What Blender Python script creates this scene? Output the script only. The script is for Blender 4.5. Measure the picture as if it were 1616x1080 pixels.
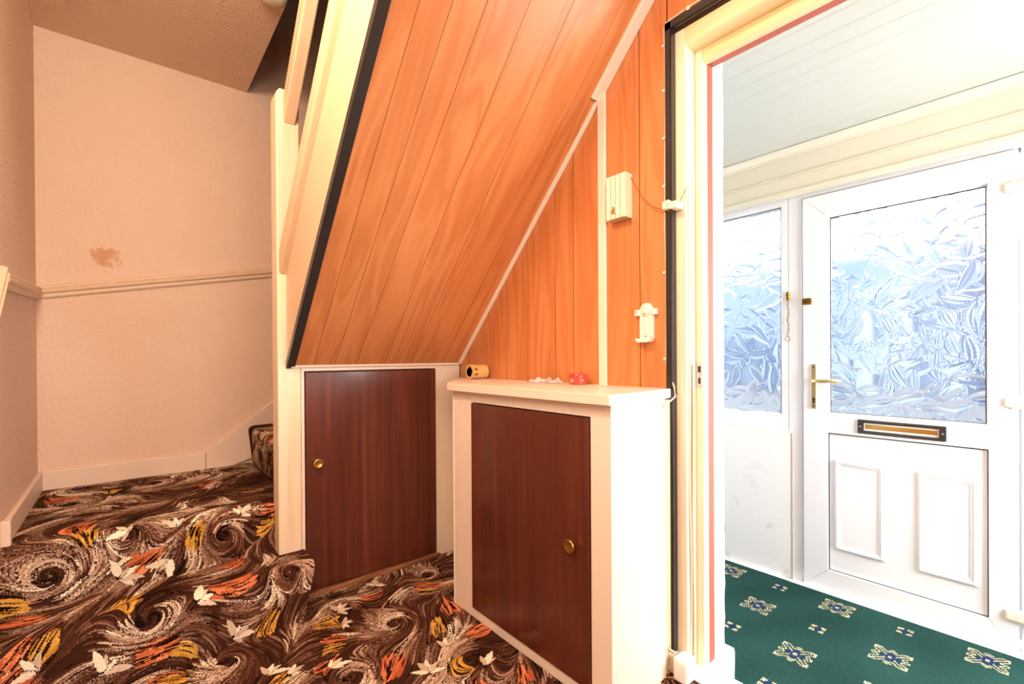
import bpy, bmesh, math, random
import numpy as np
from mathutils import Vector, Matrix
for o in list(bpy.data.objects): bpy.data.objects.remove(o)
scene = bpy.context.scene
COL = scene.collection
random.seed(4)

# ------------------------------------------------------------------ camera, world, lights, exposure
F_PX, YAW, SY, PITCH, ROLL = 729.985, math.radians(50.2708), 25.79, math.radians(-.2175), math.radians(-.3472)
Fv = Vector((math.cos(YAW), math.sin(YAW), 0)); Rv = Vector((math.sin(YAW), -math.cos(YAW), 0)); Uv = Vector((0,0,1))
F2 = Fv*math.cos(PITCH)+Uv*math.sin(PITCH); U2 = Uv*math.cos(PITCH)-Fv*math.sin(PITCH)
R3 = Rv*math.cos(ROLL)+U2*math.sin(ROLL); U3 = U2*math.cos(ROLL)-Rv*math.sin(ROLL)
cam = bpy.data.cameras.new('camera'); cam_o = bpy.data.objects.new('camera', cam); COL.objects.link(cam_o)
cam.sensor_width = 36; cam.lens = F_PX/1616*36; cam.shift_y = SY/1616; cam.clip_start = .02
m = Matrix((R3, U3, -F2)).transposed().to_4x4(); m.translation = Vector((0,0,1.05)); cam_o.matrix_world = m
scene.camera = cam_o

world = bpy.data.worlds.new('sky'); scene.world = world; world.use_nodes = True
bg = world.node_tree.nodes['Background']; bg.inputs[0].default_value = (.80,.90,1.0,1); bg.inputs[1].default_value = 6.0

def area(name, loc, target, sx, sy, power, col):
    l = bpy.data.lights.new(name, 'AREA'); l.shape = 'RECTANGLE'; l.size = sx; l.size_y = sy; l.energy = power; l.color = col
    o = bpy.data.objects.new(name, l); COL.objects.link(o); o.location = loc
    o.rotation_euler = (Vector(target)-Vector(loc)).to_track_quat('-Z','Y').to_euler(); return o
# daylight of the glazed front of the room behind the camera, on its right; a warm ceiling lamp; the bounced camera flash
area('room_window_light', (.60,-1.75,1.45), (.70,2.0,1.1), 1.3, 1.5, 42, (1,.955,.89))
def lamp(name, loc, r, power, col):
    l = bpy.data.lights.new(name, 'POINT'); l.energy = power; l.shadow_soft_size = r; l.color = col
    o = bpy.data.objects.new(name, l); COL.objects.link(o); o.location = loc; return o
lamp('hall_ceiling_lamp', (-.12,.95,2.44), .12, 60, (1,.825,.65))
area('bounced_camera_flash', (-.22,-.30,1.80), (1.9,1.35,1.0), .5, .5, 17, (1,.95,.88))
area('porch_fill_light', (2.15,-.86,1.05), (2.25,1.2,.35), .95, 1.2, 66, (.95,.98,1))  # fill light added to brighten the porch, just inside its unseen side

vs = scene.view_settings
scene.display_settings.display_device = 'sRGB'
vs.view_transform = 'Standard'; vs.look = 'None'; vs.exposure = 0.0; vs.gamma = 1.0; vs.use_curve_mapping = False

# ------------------------------------------------------------------ helpers
ORG = {}
def reg(o, org): ORG[o.name] = Vector(org)
def tag(o, label=None, cat=None, group=None, kind=None):
    if label: o['label'] = label
    if cat: o['category'] = cat
    if group: o['group'] = group
    if kind: o['kind'] = kind
    return o
def thing(name, label, cat, loc, group=None):
    o = bpy.data.objects.new(name, None); COL.objects.link(o); o.location = loc; o.empty_display_size = .05
    reg(o, loc); return tag(o, label, cat, group)
def obj(name, bm, mat, parent=None, label=None, smooth=False, kind=None):
    org = ORG[parent.name] if parent else Vector((0,0,0))
    if parent: bmesh.ops.translate(bm, verts=bm.verts, vec=-org)
    bmesh.ops.recalc_face_normals(bm, faces=bm.faces)
    me = bpy.data.meshes.new(name); bm.to_mesh(me); bm.free()
    if smooth:
        for p in me.polygons: p.use_smooth = True
    me.materials.append(mat)
    o = bpy.data.objects.new(name, me); COL.objects.link(o)
    if parent: o.parent = parent
    reg(o, org)
    return tag(o, label=label, kind=kind)
def struct(name, bm, mat, smooth=False): return obj(name, bm, mat, kind='structure', smooth=smooth)
def mono(name, bm, mat, label, cat, smooth=False, group=None): return tag(obj(name, bm, mat, smooth=smooth), label, cat, group)
def bev(bm, w, seg=2, edges=None):
    if w > 0: bmesh.ops.bevel(bm, geom=edges or bm.edges[:], offset=w, segments=seg, profile=.5, affect='EDGES', clamp_overlap=True)
    return bm
def join(*bms):
    out = bms[0]
    for b in bms[1:]:
        me = bpy.data.meshes.new('tmp'); b.to_mesh(me); b.free(); out.from_mesh(me); bpy.data.meshes.remove(me)
    return out
def box(x0,x1,y0,y1,z0,z1, w=0, seg=2):
    bm = bmesh.new(); bmesh.ops.create_cube(bm, size=1)
    for v in bm.verts: v.co = Vector(((x0+x1)/2+v.co.x*(x1-x0), (y0+y1)/2+v.co.y*(y1-y0), (z0+z1)/2+v.co.z*(z1-z0)))
    return bev(bm, w, seg)
def prism(pts, axis, a, b, w=0, seg=2):
    """polygon pts in the two other axes, extruded along axis from a to b"""
    bm = bmesh.new()
    def mk(p, c): return {'X':(c,p[0],p[1]), 'Y':(p[0],c,p[1]), 'Z':(p[0],p[1],c)}[axis]
    A = [bm.verts.new(mk(p,a)) for p in pts]; B = [bm.verts.new(mk(p,b)) for p in pts]
    bm.faces.new(A); bm.faces.new(B[::-1]); n = len(pts)
    for i in range(n): bm.faces.new((A[i],A[(i+1)%n],B[(i+1)%n],B[i]))
    return bev(bm, w, seg)
def tube(pts, r, seg=8):
    bm = bmesh.new(); pts = [Vector(p) for p in pts]; rings = []
    up = Vector((0,0,1))
    for i, p in enumerate(pts):
        d = (pts[min(i+1,len(pts)-1)]-pts[max(i-1,0)]).normalized()
        ref = up if abs(d.z) < .9 else Vector((1,0,0))
        u = d.cross(ref).normalized(); v = d.cross(u)
        rings.append([bm.verts.new(p+r*(u*math.cos(6.2832*k/seg)+v*math.sin(6.2832*k/seg))) for k in range(seg)])
    for a, b in zip(rings, rings[1:]):
        for k in range(seg): bm.faces.new((a[k],a[(k+1)%seg],b[(k+1)%seg],b[k]))
    bm.faces.new(rings[0]); bm.faces.new(rings[-1][::-1]); return bm
def lathe(prof, c, axis='Z', seg=32):
    """prof: (radius, height) list, closed at both ends when radius 0"""
    bm = bmesh.new(); rings = []
    for r, h in prof:
        ring = []
        for k in range(seg):
            a = 6.28318*k/seg; u, v = r*math.cos(a), r*math.sin(a)
            q = {'Z':(u,v,h), 'X':(h,u,v), 'Y':(u,h,v)}[axis]
            ring.append(bm.verts.new((c[0]+q[0], c[1]+q[1], c[2]+q[2])))
        rings.append(ring)
    for a, b in zip(rings, rings[1:]):
        for k in range(seg): bm.faces.new((a[k],a[(k+1)%seg],b[(k+1)%seg],b[k]))
    bmesh.ops.remove_doubles(bm, verts=bm.verts, dist=1e-6)
    for ring in (rings[0], rings[-1]):
        vs_ = [v for v in ring if v.is_valid]
        if len(vs_) > 2:
            try: bm.faces.new(vs_)
            except ValueError: pass
    return bm
def frame_bm(x0, x1, yA, yB, zA, zB, wl, wr, wb, wt, w=.003):
    """mitred-looking frame in the YZ plane: left (yB side), right (yA side), bottom, top widths"""
    o = [(yA,zA),(yB,zA),(yB,zB),(yA,zB)]; i = [(yA+wr,zA+wb),(yB-wl,zA+wb),(yB-wl,zB-wt),(yA+wr,zB-wt)]
    bm = bmesh.new()
    R = {}
    for nm, P in (('o',o),('i',i)):
        for xx in (x0,x1): R[nm,xx] = [bm.verts.new((xx,p[0],p[1])) for p in P]
    for k in range(4):
        l = (k+1)%4
        bm.faces.new((R['o',x0][k],R['o',x0][l],R['i',x0][l],R['i',x0][k])); bm.faces.new((R['o',x1][k],R['i',x1][k],R['i',x1][l],R['o',x1][l]))
        bm.faces.new((R['o',x0][k],R['o',x1][k],R['o',x1][l],R['o',x0][l])); bm.faces.new((R['i',x0][k],R['i',x0][l],R['i',x1][l],R['i',x1][k]))
    return bev(bm, w)
# slope of the stairs over the cupboard: s runs up the slope, p away from its underside
TA = 1.043; CA, SA = 1/math.hypot(1,TA), TA/math.hypot(1,TA)
def slope(s, p): return (2.124-s*CA+p*SA, 1.017+s*SA+p*CA)
def slope_box(x0, x1, s0, s1, p0, p1, w=0, cut=None):
    a = [slope(s0,p0), slope(s1,p0), slope(s1,p1), slope(s0,p1)]
    if cut is not None:                                   # lower end cut upright at y = cut
        def at(p): s = (2.124+p*SA-cut)/CA; return slope(s,p)
        a[0], a[3] = at(p0), at(p1)
    return prism(a, 'X', x0, x1, w)
def soffit_z(y): return 1.017+TA*(2.124-y)

# ------------------------------------------------------------------ materials
def mat(name, base, rough=.5, spec=.5, metal=0, coat=0):
    m = bpy.data.materials.new(name); m.use_nodes = True; nt = m.node_tree; b = nt.nodes['Principled BSDF']
    b.inputs['Base Color'].default_value = (*base,1); b.inputs['Roughness'].default_value = rough
    b.inputs['Specular IOR Level'].default_value = spec; b.inputs['Metallic'].default_value = metal
    if coat: b.inputs['Coat Weight'].default_value = coat; b.inputs['Coat Roughness'].default_value = .12
    return m, nt, b
def srgb(r,g,b):
    f = lambda c: (c/255/12.92 if c/255 <= .04045 else ((c/255+.055)/1.055)**2.4)
    return (f(r),f(g),f(b))
def N(nt, typ, **kw):
    n = nt.nodes.new(typ)
    for k, v in kw.items():
        if k in n.inputs: n.inputs[k].default_value = v
        else: setattr(n, k, v)
    return n
def coords(nt, scale=(1,1,1), rot=(0,0,0), seed=True):
    tc = N(nt,'ShaderNodeTexCoord'); mp = N(nt,'ShaderNodeMapping'); mp.inputs['Scale'].default_value = scale
    src = tc.outputs['Object']
    if any(rot):
        m2 = N(nt,'ShaderNodeMapping'); m2.inputs['Rotation'].default_value = rot; nt.links.new(src, m2.inputs['Vector']); src = m2.outputs['Vector']
    if seed:
        oi = N(nt,'ShaderNodeObjectInfo'); sc = N(nt,'ShaderNodeVectorMath', operation='MULTIPLY_ADD')
        cb = N(nt,'ShaderNodeCombineXYZ')
        for k in range(3): nt.links.new(oi.outputs['Random'], cb.inputs[k])
        sc.inputs[1].default_value = (7,11,13); nt.links.new(cb.outputs[0], sc.inputs[0]); nt.links.new(src, sc.inputs[2]); src = sc.outputs[0]
    nt.links.new(src, mp.inputs['Vector']); return mp.outputs['Vector']
def ramp(nt, fac, stops):
    r = N(nt,'ShaderNodeValToRGB'); e = r.color_ramp.elements
    while len(e) < len(stops): e.new(.5)
    for k, (p, c) in enumerate(stops): e[k].position = p; e[k].color = (*c,1)
    nt.links.new(fac, r.inputs['Fac']); return r.outputs['Color']
def bump(nt, b, h, strength, dist=.002):
    n = N(nt,'ShaderNodeBump'); n.inputs['Strength'].default_value = strength; n.inputs['Distance'].default_value = dist
    nt.links.new(h, n.inputs['Height']); nt.links.new(n.outputs['Normal'], b.inputs['Normal'])
def noise(nt, vec, scale, detail=3, rough=.5, dist=0):
    n = N(nt,'ShaderNodeTexNoise'); n.inputs['Scale'].default_value = scale; n.inputs['Detail'].default_value = detail
    n.inputs['Roughness'].default_value = rough; n.inputs['Distortion'].default_value = dist
    nt.links.new(vec, n.inputs['Vector']); return n.outputs['Fac']
def mix(nt, a, b_, fac, mode='MIX'):
    n = N(nt,'ShaderNodeMix', data_type='RGBA', blend_type=mode)
    for sock, v in ((n.inputs[0],fac),(n.inputs[6],a),(n.inputs[7],b_)):
        if isinstance(v, (int,float)): sock.default_value = v
        elif isinstance(v, tuple): sock.default_value = (*v,1)
        else: nt.links.new(v, sock)
    return n.outputs[2]
def math_(nt, op, a, b_=None):
    n = N(nt,'ShaderNodeMath', operation=op)
    for k, v in enumerate((a,b_)):
        if v is None: continue
        if isinstance(v,(int,float)): n.inputs[k].default_value = v
        else: nt.links.new(v, n.inputs[k])
    return n.outputs[0]

def wood(name, dark, mid, light, grain_rot=(0,0,0), rough=.32, ring=26., streak=(70,70,2.2), figure=.5, coat=.25, spread=.38):
    """grain runs along local z after grain_rot"""
    m, nt, b = mat(name, mid, rough, .5, 0, coat)
    v = coords(nt, (1,1,1), grain_rot)
    st = N(nt,'ShaderNodeMapping'); st.inputs['Scale'].default_value = streak; nt.links.new(v, st.inputs['Vector'])
    fine = noise(nt, st.outputs['Vector'], 1.0, 4, .6)
    s2 = N(nt,'ShaderNodeMapping'); s2.inputs['Scale'].default_value = (9,9,1.1); nt.links.new(v, s2.inputs['Vector'])
    wv = noise(nt, s2.outputs['Vector'], 1.0, 2, .5, .6)
    fig = math_(nt,'SINE', math_(nt,'MULTIPLY', wv, ring)); fig = math_(nt,'MULTIPLY_ADD', fig, .5); nt.nodes[-1].inputs[2].default_value = .5
    f = mix(nt, fine, fig, figure)
    c = ramp(nt, f, [(.5-spread,dark),(.5,mid),(.5+spread,light)])
    nt.links.new(c, b.inputs['Base Color']); bump(nt, b, fine, .08, .001); return m

# papered walls: raised wood-chip relief
def paper(name, base, stain=None):
    m, nt, b = mat(name, base, .85, .25)
    v = coords(nt, seed=False)
    n1 = noise(nt, v, 80, 3, .65); n2 = noise(nt, v, 2.2, 3, .6)
    c = mix(nt, base, tuple(x*.90 for x in base), n2)
    if stain:
        d = N(nt,'ShaderNodeVectorMath', operation='DISTANCE'); d.inputs[1].default_value = stain; nt.links.new(v, d.inputs[0])
        nn = noise(nt, v, 28, 4, .65)
        q = math_(nt,'ADD', d.outputs['Value'], math_(nt,'MULTIPLY', math_(nt,'SUBTRACT', nn, .5), .16))
        r = N(nt,'ShaderNodeMapRange'); r.inputs['From Min'].default_value = .062; r.inputs['From Max'].default_value = .030; nt.links.new(q, r.inputs['Value'])
        c = mix(nt, c, srgb(205,150,105), math_(nt,'MULTIPLY', r.outputs[0], .8))
    nt.links.new(c, b.inputs['Base Color']); bump(nt, b, n1, 1.0, .006); return m
M = {}
M['paper'] = paper('embossed_wallpaper', srgb(238,208,184), (-.083,3.104,1.567))
M['ceiling'] = paper('ceiling_paper', srgb(236,204,176))
def paint(name, base, rough=.35, wear=.04, scale=14):
    m, nt, b = mat(name, base, rough, .5)
    v = coords(nt); n1 = noise(nt, v, scale, 4, .6)
    c = mix(nt, tuple(x*(1-wear) for x in base), tuple(min(1,x*(1+wear*.5)) for x in base), n1)
    nt.links.new(c, b.inputs['Base Color']); bump(nt, b, noise(nt, v, 60, 2), .05, .001); return m
M['gloss'] = paint('cream_gloss_paint', srgb(238,224,204))
M['gloss_pink'] = paint('cream_skirting_paint', srgb(232,208,186), .4)
M['rail'] = paint('dado_rail_paint', srgb(226,196,164), .45)
M['string'] = paint('peach_cream_paint', srgb(228,200,164), .4)
M['batten'] = paint('tan_batten_and_rib_shade', srgb(206,182,146), .5, .08)
M['pine'] = wood('bare_pine', srgb(226,202,164), srgb(238,220,188), srgb(245,232,206), streak=(60,60,1.6), ring=18, figure=.25, rough=.5, coat=0)
M['pine_rail'] = wood('pine_handrail', srgb(226,186,146), srgb(234,200,162), srgb(240,212,178), (-math.atan2(1,TA),0,0), streak=(60,60,1.6), figure=.25, rough=.45, coat=.1)
OR = (srgb(184,110,60), srgb(204,130,76), srgb(217,148,93))
M['veneer'] = wood('orange_wood_veneer', *OR, streak=(80,80,2.2), ring=30, figure=.42, spread=.58, rough=.34)
M['veneer_soffit'] = wood('orange_wood_veneer_sloping', *OR, grain_rot=(-math.atan2(1,TA),0,0), streak=(80,80,2.2), ring=30, figure=.42, spread=.58, rough=.34)
M['mahogany'] = wood('dark_mahogany_veneer', srgb(60,26,17), srgb(96,44,28), srgb(128,66,42), streak=(46,46,1.1), ring=10, figure=.22, rough=.3, coat=.3)
M['threshold'] = wood('brown_threshold_wood', srgb(110,66,40), srgb(140,88,56), srgb(160,104,68), (0,math.pi/2,0), coat=0, rough=.5)
M['groove'] = mat('dark_wall_behind_panels', srgb(60,28,14), .8)[0]
M['black'] = mat('black_plastic', (.028,.025,.023), .24)[0]
M['red'] = paint('red_brown_paint', srgb(178,92,70), .5, .12, 40)
M['pvc'] = paint('white_pvc', (.86,.86,.87), .22, .01)
M['pvc_cream'] = paint('cream_pvc', srgb(232,224,200), .3, .02)
M['planks'] = paint('off_white_ceiling_boards', srgb(200,200,189), .4, .02)
M['hinge'] = paint('cream_hinge_plastic', srgb(232,224,202), .35, .02)
M['white_plaster'] = None
M['gasket'] = mat('dark_gasket', (.03,.03,.035), .5)[0]
M['brass'] = mat('aged_brass', srgb(200,160,84), .28, .5, 1)[0]
M['pale_brass'] = mat('pale_brass', srgb(236,214,160), .3, .5, .85)[0]
M['cable'] = mat('cream_cable', srgb(232,216,184), .5)[0]
M['brown_cable'] = mat('brown_cable', srgb(150,92,52), .5)[0]
M['chime'] = paint('cream_plastic', srgb(244,234,206), .4, .02)
M['bracket'] = paint('white_plastic', srgb(244,236,222), .35, .02)
M['fitting'] = mat('buff_plastic', srgb(222,178,112), .4)[0]
M['steel'] = mat('worn_steel', (.55,.55,.55), .35, .5, 1)[0]

def plaster():
    m, nt, b = mat('mould_stained_white_plaster', (.88,.88,.87), .8, .3)
    v = coords(nt, seed=False); n1 = noise(nt, v, 5.5, 5, .65); n2 = noise(nt, v, 40, 4, .6)
    f = N(nt,'ShaderNodeMapRange'); f.inputs['From Min'].default_value = .56; f.inputs['From Max'].default_value = .72; nt.links.new(n1, f.inputs['Value'])
    sep = N(nt,'ShaderNodeSeparateXYZ'); nt.links.new(v, sep.inputs[0])
    lo = N(nt,'ShaderNodeMapRange'); lo.inputs['From Min'].default_value = .5; lo.inputs['From Max'].default_value = .2; nt.links.new(sep.outputs[2], lo.inputs['Value'])
    g = math_(nt,'MULTIPLY', math_(nt,'MULTIPLY', f.outputs[0], lo.outputs[0]), .55)
    c = mix(nt, (.88,.88,.87), srgb(160,160,154), g)
    nt.links.new(c, b.inputs['Base Color']); bump(nt, b, n2, .3, .004); return m
M['white_plaster'] = plaster()
def carpet_mat(name):
    m, nt, b = mat(name, (.1,.06,.04), 1.0, .03)
    a = N(nt,'ShaderNodeAttribute'); a.attribute_name = 'tuft'; nt.links.new(a.outputs['Color'], b.inputs['Base Color'])
    v = coords(nt, seed=False); bump(nt, b, noise(nt, v, 420, 2, .6), .7, .003); return m
M['carpet'] = carpet_mat('swirl_carpet'); M['green_carpet'] = carpet_mat('green_motif_carpet')

def frosted():
    m, nt, b = mat('leaf_patterned_glass', (.97,.985,1), .07, .5)
    b.inputs['Transmission Weight'].default_value = 1; b.inputs['IOR'].default_value = 1.45
    return m
M['glass'] = frosted()
# ---- carpet design: woven swirls, plumes, flames and leaf sprigs, one colour per tuft ----
CX0, CX1, CS0, CS1, CELL = -0.36, 1.44, -1.30, 3.62, 0.003
SWIRLS = [(-0.205,2.495,.115,1),(0.300,2.520,.10,-1),(0.049,2.132,.10,1),(0.494,2.166,.085,-1),(0.806,1.693,.12,1),
          (0.002,2.60,.08,-1),(0.26,1.858,.09,1),(-0.191,3.115,.11,1),(0.269,2.829,.10,-1),(0.684,1.947,.075,-1),
          (-0.172,3.40,.10,-1),(0.914,1.327,.10,-1),(0.56,1.50,.10,1),(1.13,1.75,.09,-1),(0.10,3.30,.10,1),(1.10,1.98,.08,1),(0.42,3.38,.08,-1)]
ORANGE = [(0.037,2.477),(0.292,2.169),(0.073,2.026),(-0.259,2.143),(-0.266,2.309),(0.482,2.576),(-0.22,3.226),(0.293,3.125),
          (0.819,1.953),(1.042,1.881),(1.032,1.664),(0.58,1.751),(0.681,1.459),(1.028,1.449),(0.334,2.347),(-0.147,2.706),
          (0.095,1.902),(-0.277,2.05),(0.506,1.62),(0.86,1.18),(1.0,1.15)]
YELLOW = [(0.2,2.529),(0.402,1.985),(0.149,2.001),(-0.197,2.132),(0.448,2.824),(-0.063,3.241),(-0.118,2.623),(0.918,1.57),
          (0.851,1.315),(0.595,1.872),(0.452,2.504),(-0.311,2.426),(-0.008,2.233),(0.371,1.642),(0.102,1.87),(0.56,1.70),(1.02,1.85)]
LEAF = [(-0.031,2.437,.3),(0.123,2.464,-1.9),(0.181,2.149,.6),(0.29,1.99,.2),(0.355,2.583,.7),(0.0,2.597,2.6),(-0.067,2.013,1.0),
        (0.656,1.94,.2),(0.878,1.444,1.4),(0.402,1.654,.7),(-0.213,2.078,2.6),(0.863,2.041,.5),(0.928,1.271,1.2),(0.143,2.58,2.2),
        (0.643,1.831,-.6),(0.347,1.70,.9),(0.517,1.60,.4),(0.76,1.36,.9)]
def paint_carpet():
    rng = np.random.default_rng(11)
    W = int((CX1-CX0)/CELL); H = int((CS1-CS0)/CELL)
    img = np.zeros((H, W, 3), np.float32); img[:] = (58,34,23)
    sw = [(c[0],c[1],c[2],c[3]) for c in SWIRLS]; org = list(ORANGE); yel = list(YELLOW); lf = list(LEAF)
    for k in range(70):                                   # the design carries on over the rest of the hall floor
        x, y = rng.uniform(CX0,CX1), rng.uniform(CS0,1.05)
        if k < 24: sw.append((x,y,rng.uniform(.08,.12),rng.choice([-1,1])))
        elif k < 42: org.append((x,y))
        elif k < 56: yel.append((x,y))
        else: lf.append((x,y,rng.uniform(0,6)))
    S = np.array(sw, float)
    ph = rng.uniform(0,6.28,(6,)); kv = rng.normal(0,8.5,(6,2))
    def field(p):
        a = .38 + sum(.42*np.sin(p@kv[i]+ph[i]) for i in range(6))
        v = np.stack([np.cos(a), np.sin(a)], -1)*.42
        for x, y, r, s in S:
            d = p-(x,y); q = np.hypot(d[...,0],d[...,1])
            w = (np.exp(-(q/(r*1.05))**2)*1.5*s)[...,None]
            t = np.stack([-d[...,1], d[...,0]], -1)/(q[...,None]+.012)
            v += w*(t - .28*d/(q[...,None]+.012))
        return v/(np.linalg.norm(v,axis=-1,keepdims=True)+1e-6)
    kn = rng.normal(0,26,(9,2)); pn = rng.uniform(0,6.28,9)
    def tone(p): return sum(np.sin(p@kn[i]+pn[i]) for i in range(9))/4.2
    def stamp(P, Wd, Cc):
        """P n,m,2 points; Wd n,m half width in cells; Cc n,3"""
        n, m = Wd.shape
        gx = (P[...,0]-CX0)/CELL; gy = (P[...,1]-CS0)/CELL
        R = int(np.ceil(Wd.max()))
        for i0 in range(0, n, 160):
            sl = slice(i0, i0+160)
            cc = np.repeat(Cc[sl][:,None,:], m, 1)
            for oy in range(-R, R+1):
                for ox in range(-R, R+1):
                    ix = np.floor(gx[sl]).astype(int)+ox; iy = np.floor(gy[sl]).astype(int)+oy
                    dd = np.hypot(ix+.5-gx[sl], iy+.5-gy[sl])
                    ok = (dd <= Wd[sl]) & (ix>=0)&(ix<W)&(iy>=0)&(iy<H)
                    img[iy[ok], ix[ok]] = cc[ok]
    def lines(seed, L, m=34, back=.4):
        n = len(seed); ds = (L/m)[:,None]
        fw = [seed]; p = seed.copy()
        for _ in range(int(m*(1-back))): p = p+field(p)*ds; fw.append(p)
        bw = []; p = seed.copy()
        for _ in range(int(m*back)): p = p-field(p)*ds; bw.append(p)
        return np.stack(bw[::-1]+fw, 1)
    def taper(n, m, w, e=.6):
        t = np.linspace(0,1,m); return w[:,None]*np.clip(np.sin(np.pi*t**.75),.0,1)[None]**e+.35
    pal = np.array([(26,15,11),(50,29,20),(72,43,30),(98,64,47),(134,102,82),(164,136,114),(198,176,150),(226,212,186)], np.float32)
    # 1 ground of fine feathery strokes: light plumes over dark, by patches
    N = 19000
    seed = np.stack([rng.uniform(CX0-.05,CX1+.05,N), rng.uniform(CS0,CS1,N)], -1)
    near = seed[:,1] > .9
    keep = near | (rng.random(N) < .5); seed = seed[keep]; N = len(seed)
    tn = tone(seed)+rng.normal(0,.55,N)
    idx = np.clip(np.round(2.35+1.7*tn),0,6).astype(int)
    P = lines(seed, rng.uniform(.05,.15,N)); m = P.shape[1]
    stamp(P, taper(N,m,rng.uniform(.4,1.15,N)), pal[idx]*rng.uniform(.9,1.1,(N,1)))
    # 2 plumes: bundles of strokes shading from pale on one side to dark on the other
    def plume(c, lev, n, L, wd):
        c = np.asarray(c); f = field(c[None])[0]; g = np.array((-f[1],f[0])); t = rng.uniform(-1,1,n)
        sd = c + g*(t*wd)[:,None] + f*rng.normal(0,.020,n)[:,None]
        lv = np.clip(np.round(lev+1.6*t+rng.normal(0,.9,n)),0,7).astype(int); lv[rng.random(n) < .2] = rng.integers(1,3)
        Pq = lines(sd, L*rng.uniform(.6,1.15,n), back=.45)
        stamp(Pq, taper(n,Pq.shape[1],rng.uniform(.35,1.15,n)), pal[lv]*rng.uniform(.92,1.08,(n,1)))
    for k in range(330):
        c = (rng.uniform(CX0,CX1), rng.uniform(.95,CS1) if k < 230 else rng.uniform(CS0,.95))
        plume(c, rng.choice([2.4,3.4,4.2,4.9]), int(rng.uniform(80,130)), rng.uniform(.09,.17), rng.uniform(.020,.046))
    for (x,y,r,s) in sw:
        a0 = rng.uniform(0,6.28)
        for j in range(3):
            a = a0+j*.75+rng.normal(0,.2); q = r*rng.uniform(.55,.95)
            plume((x+q*math.cos(a), y+q*math.sin(a)), 5.0-j*.5, 110, rng.uniform(.10,.17), r*.36)
        n = 30; rr = r*.3*np.sqrt(rng.random(n)); th = rng.uniform(0,6.28,n)
        sd = np.stack([x+rr*np.cos(th), y+rr*np.sin(th)],-1)
        Pq = lines(sd, np.full(n,.045)); stamp(Pq, taper(n,Pq.shape[1],rng.uniform(.6,1.5,n)), pal[rng.integers(0,3,n)])
    # 3 flames
    for lst, cols, spread in ((org, [(186,100,62),(200,114,74),(160,82,50),(176,92,58),(208,130,86)], 1.0), (yel, [(196,148,62),(206,162,82),(172,124,50),(184,136,64)], .8)):
        cols = np.array(cols, np.float32)
        for (x,y) in lst:
            c = np.array((x,y)); f = field(c[None])[0]; g = np.array((-f[1],f[0]))
            n = 64; k = rng.uniform(1.0,1.7)*spread
            sd = c + f*rng.normal(0,.011,n)[:,None]*k + g*rng.normal(0,.009,n)[:,None]*k
            Pq = lines(sd, rng.uniform(.03,.062,n)*k)
            stamp(Pq, taper(n,Pq.shape[1],rng.uniform(1.2,2.6,n)), cols[rng.integers(0,len(cols),n)])
            n = 14; sd = c + f*rng.normal(0,.03,n)[:,None] + g*rng.normal(0,.022,n)[:,None]
            Pq = lines(sd, rng.uniform(.03,.08,n)); stamp(Pq, taper(n,Pq.shape[1],rng.uniform(.3,.7,n)), pal[rng.integers(0,2,n)])
    # 4 leaf sprigs, dark edged, cream
    for (x,y,a) in lf:
        k = rng.uniform(1.1,1.6)
        for j, da in enumerate((-.9,-.35,.15,.6,1.3)[:rng.integers(3,6)]):
            L = rng.uniform(.030,.060)*k; b = a+da+rng.normal(0,.1)
            t = np.linspace(0.12,1,46); bend = .25*da
            px = x+L*t*np.cos(b+bend*t); py = y+L*t*np.sin(b+bend*t)
            P1 = np.stack([px,py],-1)[None]; w = (L/CELL)*.135*np.sin(np.pi*np.clip(t,0,1)**.8)**.8
            jg = rng.uniform(.55,1.25,46)
            stamp(P1, (w*1.0+.7)[None], pal[[0]])
            stamp(P1, (w*jg+.2)[None], pal[[6+(j+int(abs(a)*10))%2]]*rng.uniform(.93,1.05))
    img *= 1.13*rng.uniform(.93,1.06,(H,W,1)).astype(np.float32)
    img = np.clip(img/255,0,1)
    return np.where(img<=.04045, img/12.92, ((img+.055)/1.055)**2.4).astype(np.float32)
# ------------------------------------------------------------------ the setting
XW = 1.40
struct('wall_back', box(-.45,1.7,3.104,3.25,-.1,4.6), M['paper'])
struct('wall_left', box(-.45,-.329,-2.1,3.104,-.1,4.6), M['paper'])
struct('wall_rear', box(-.45,1.7,-2.2,-2.0,-.1,2.87), M['paper'])
wr = struct('wall_right', join(box(XW+.0032,1.605,.845,3.104,-.15,4.6), box(XW+.0032,1.605,-2.0,-.09,-.15,4.6), box(XW+.0032,1.605,-.09,.845,2.128,4.6)), M['groove'])
PTS = [2.128,2.0,1.862,1.722,1.570,1.394,1.289,1.135,.972,.862]
for a, b in zip(PTS[1:], PTS):
    za = min(soffit_z(a),2.61); zb = min(soffit_z(b),2.61)
    obj('panel', prism([(a+.0017,.0),(b-.0017,.0),(b-.0017,zb),(a+.0017,za)], 'X', XW, XW+.003), M['veneer'], wr)
PT2 = [.860,.735,.60,.45,.30,.14,0,-.09]
for a, b in zip(PT2[1:], PT2):
    obj('panel', prism([(a+.0017,2.135),(b-.0017,2.135),(b-.0017,min(2.61,soffit_z(b))),(a+.0017,min(2.61,soffit_z(a)))], 'X', XW, XW+.003), M['veneer'], wr)
for k in range(12):
    a = -2.0+k*.159; obj('panel', box(XW,XW+.003,a+.001,a+.158,0,2.61), M['veneer'], wr)
struct('ceiling', join(box(-.45,.553,-2.1,3.104,2.62,2.86), box(.553,1.7,-2.1,.587,2.62,2.86)), M['ceiling'])
struct('ceiling_upper', box(-.45,1.7,-2.2,3.25,4.6,4.7), M['ceiling'])
struct('wall_front_upper', box(.4,1.7,.30,.42,2.86,4.6), M['paper'])
struct('wall_stairwell', box(.44,.553,.30,3.104,2.86,4.6), M['paper'])

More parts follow.
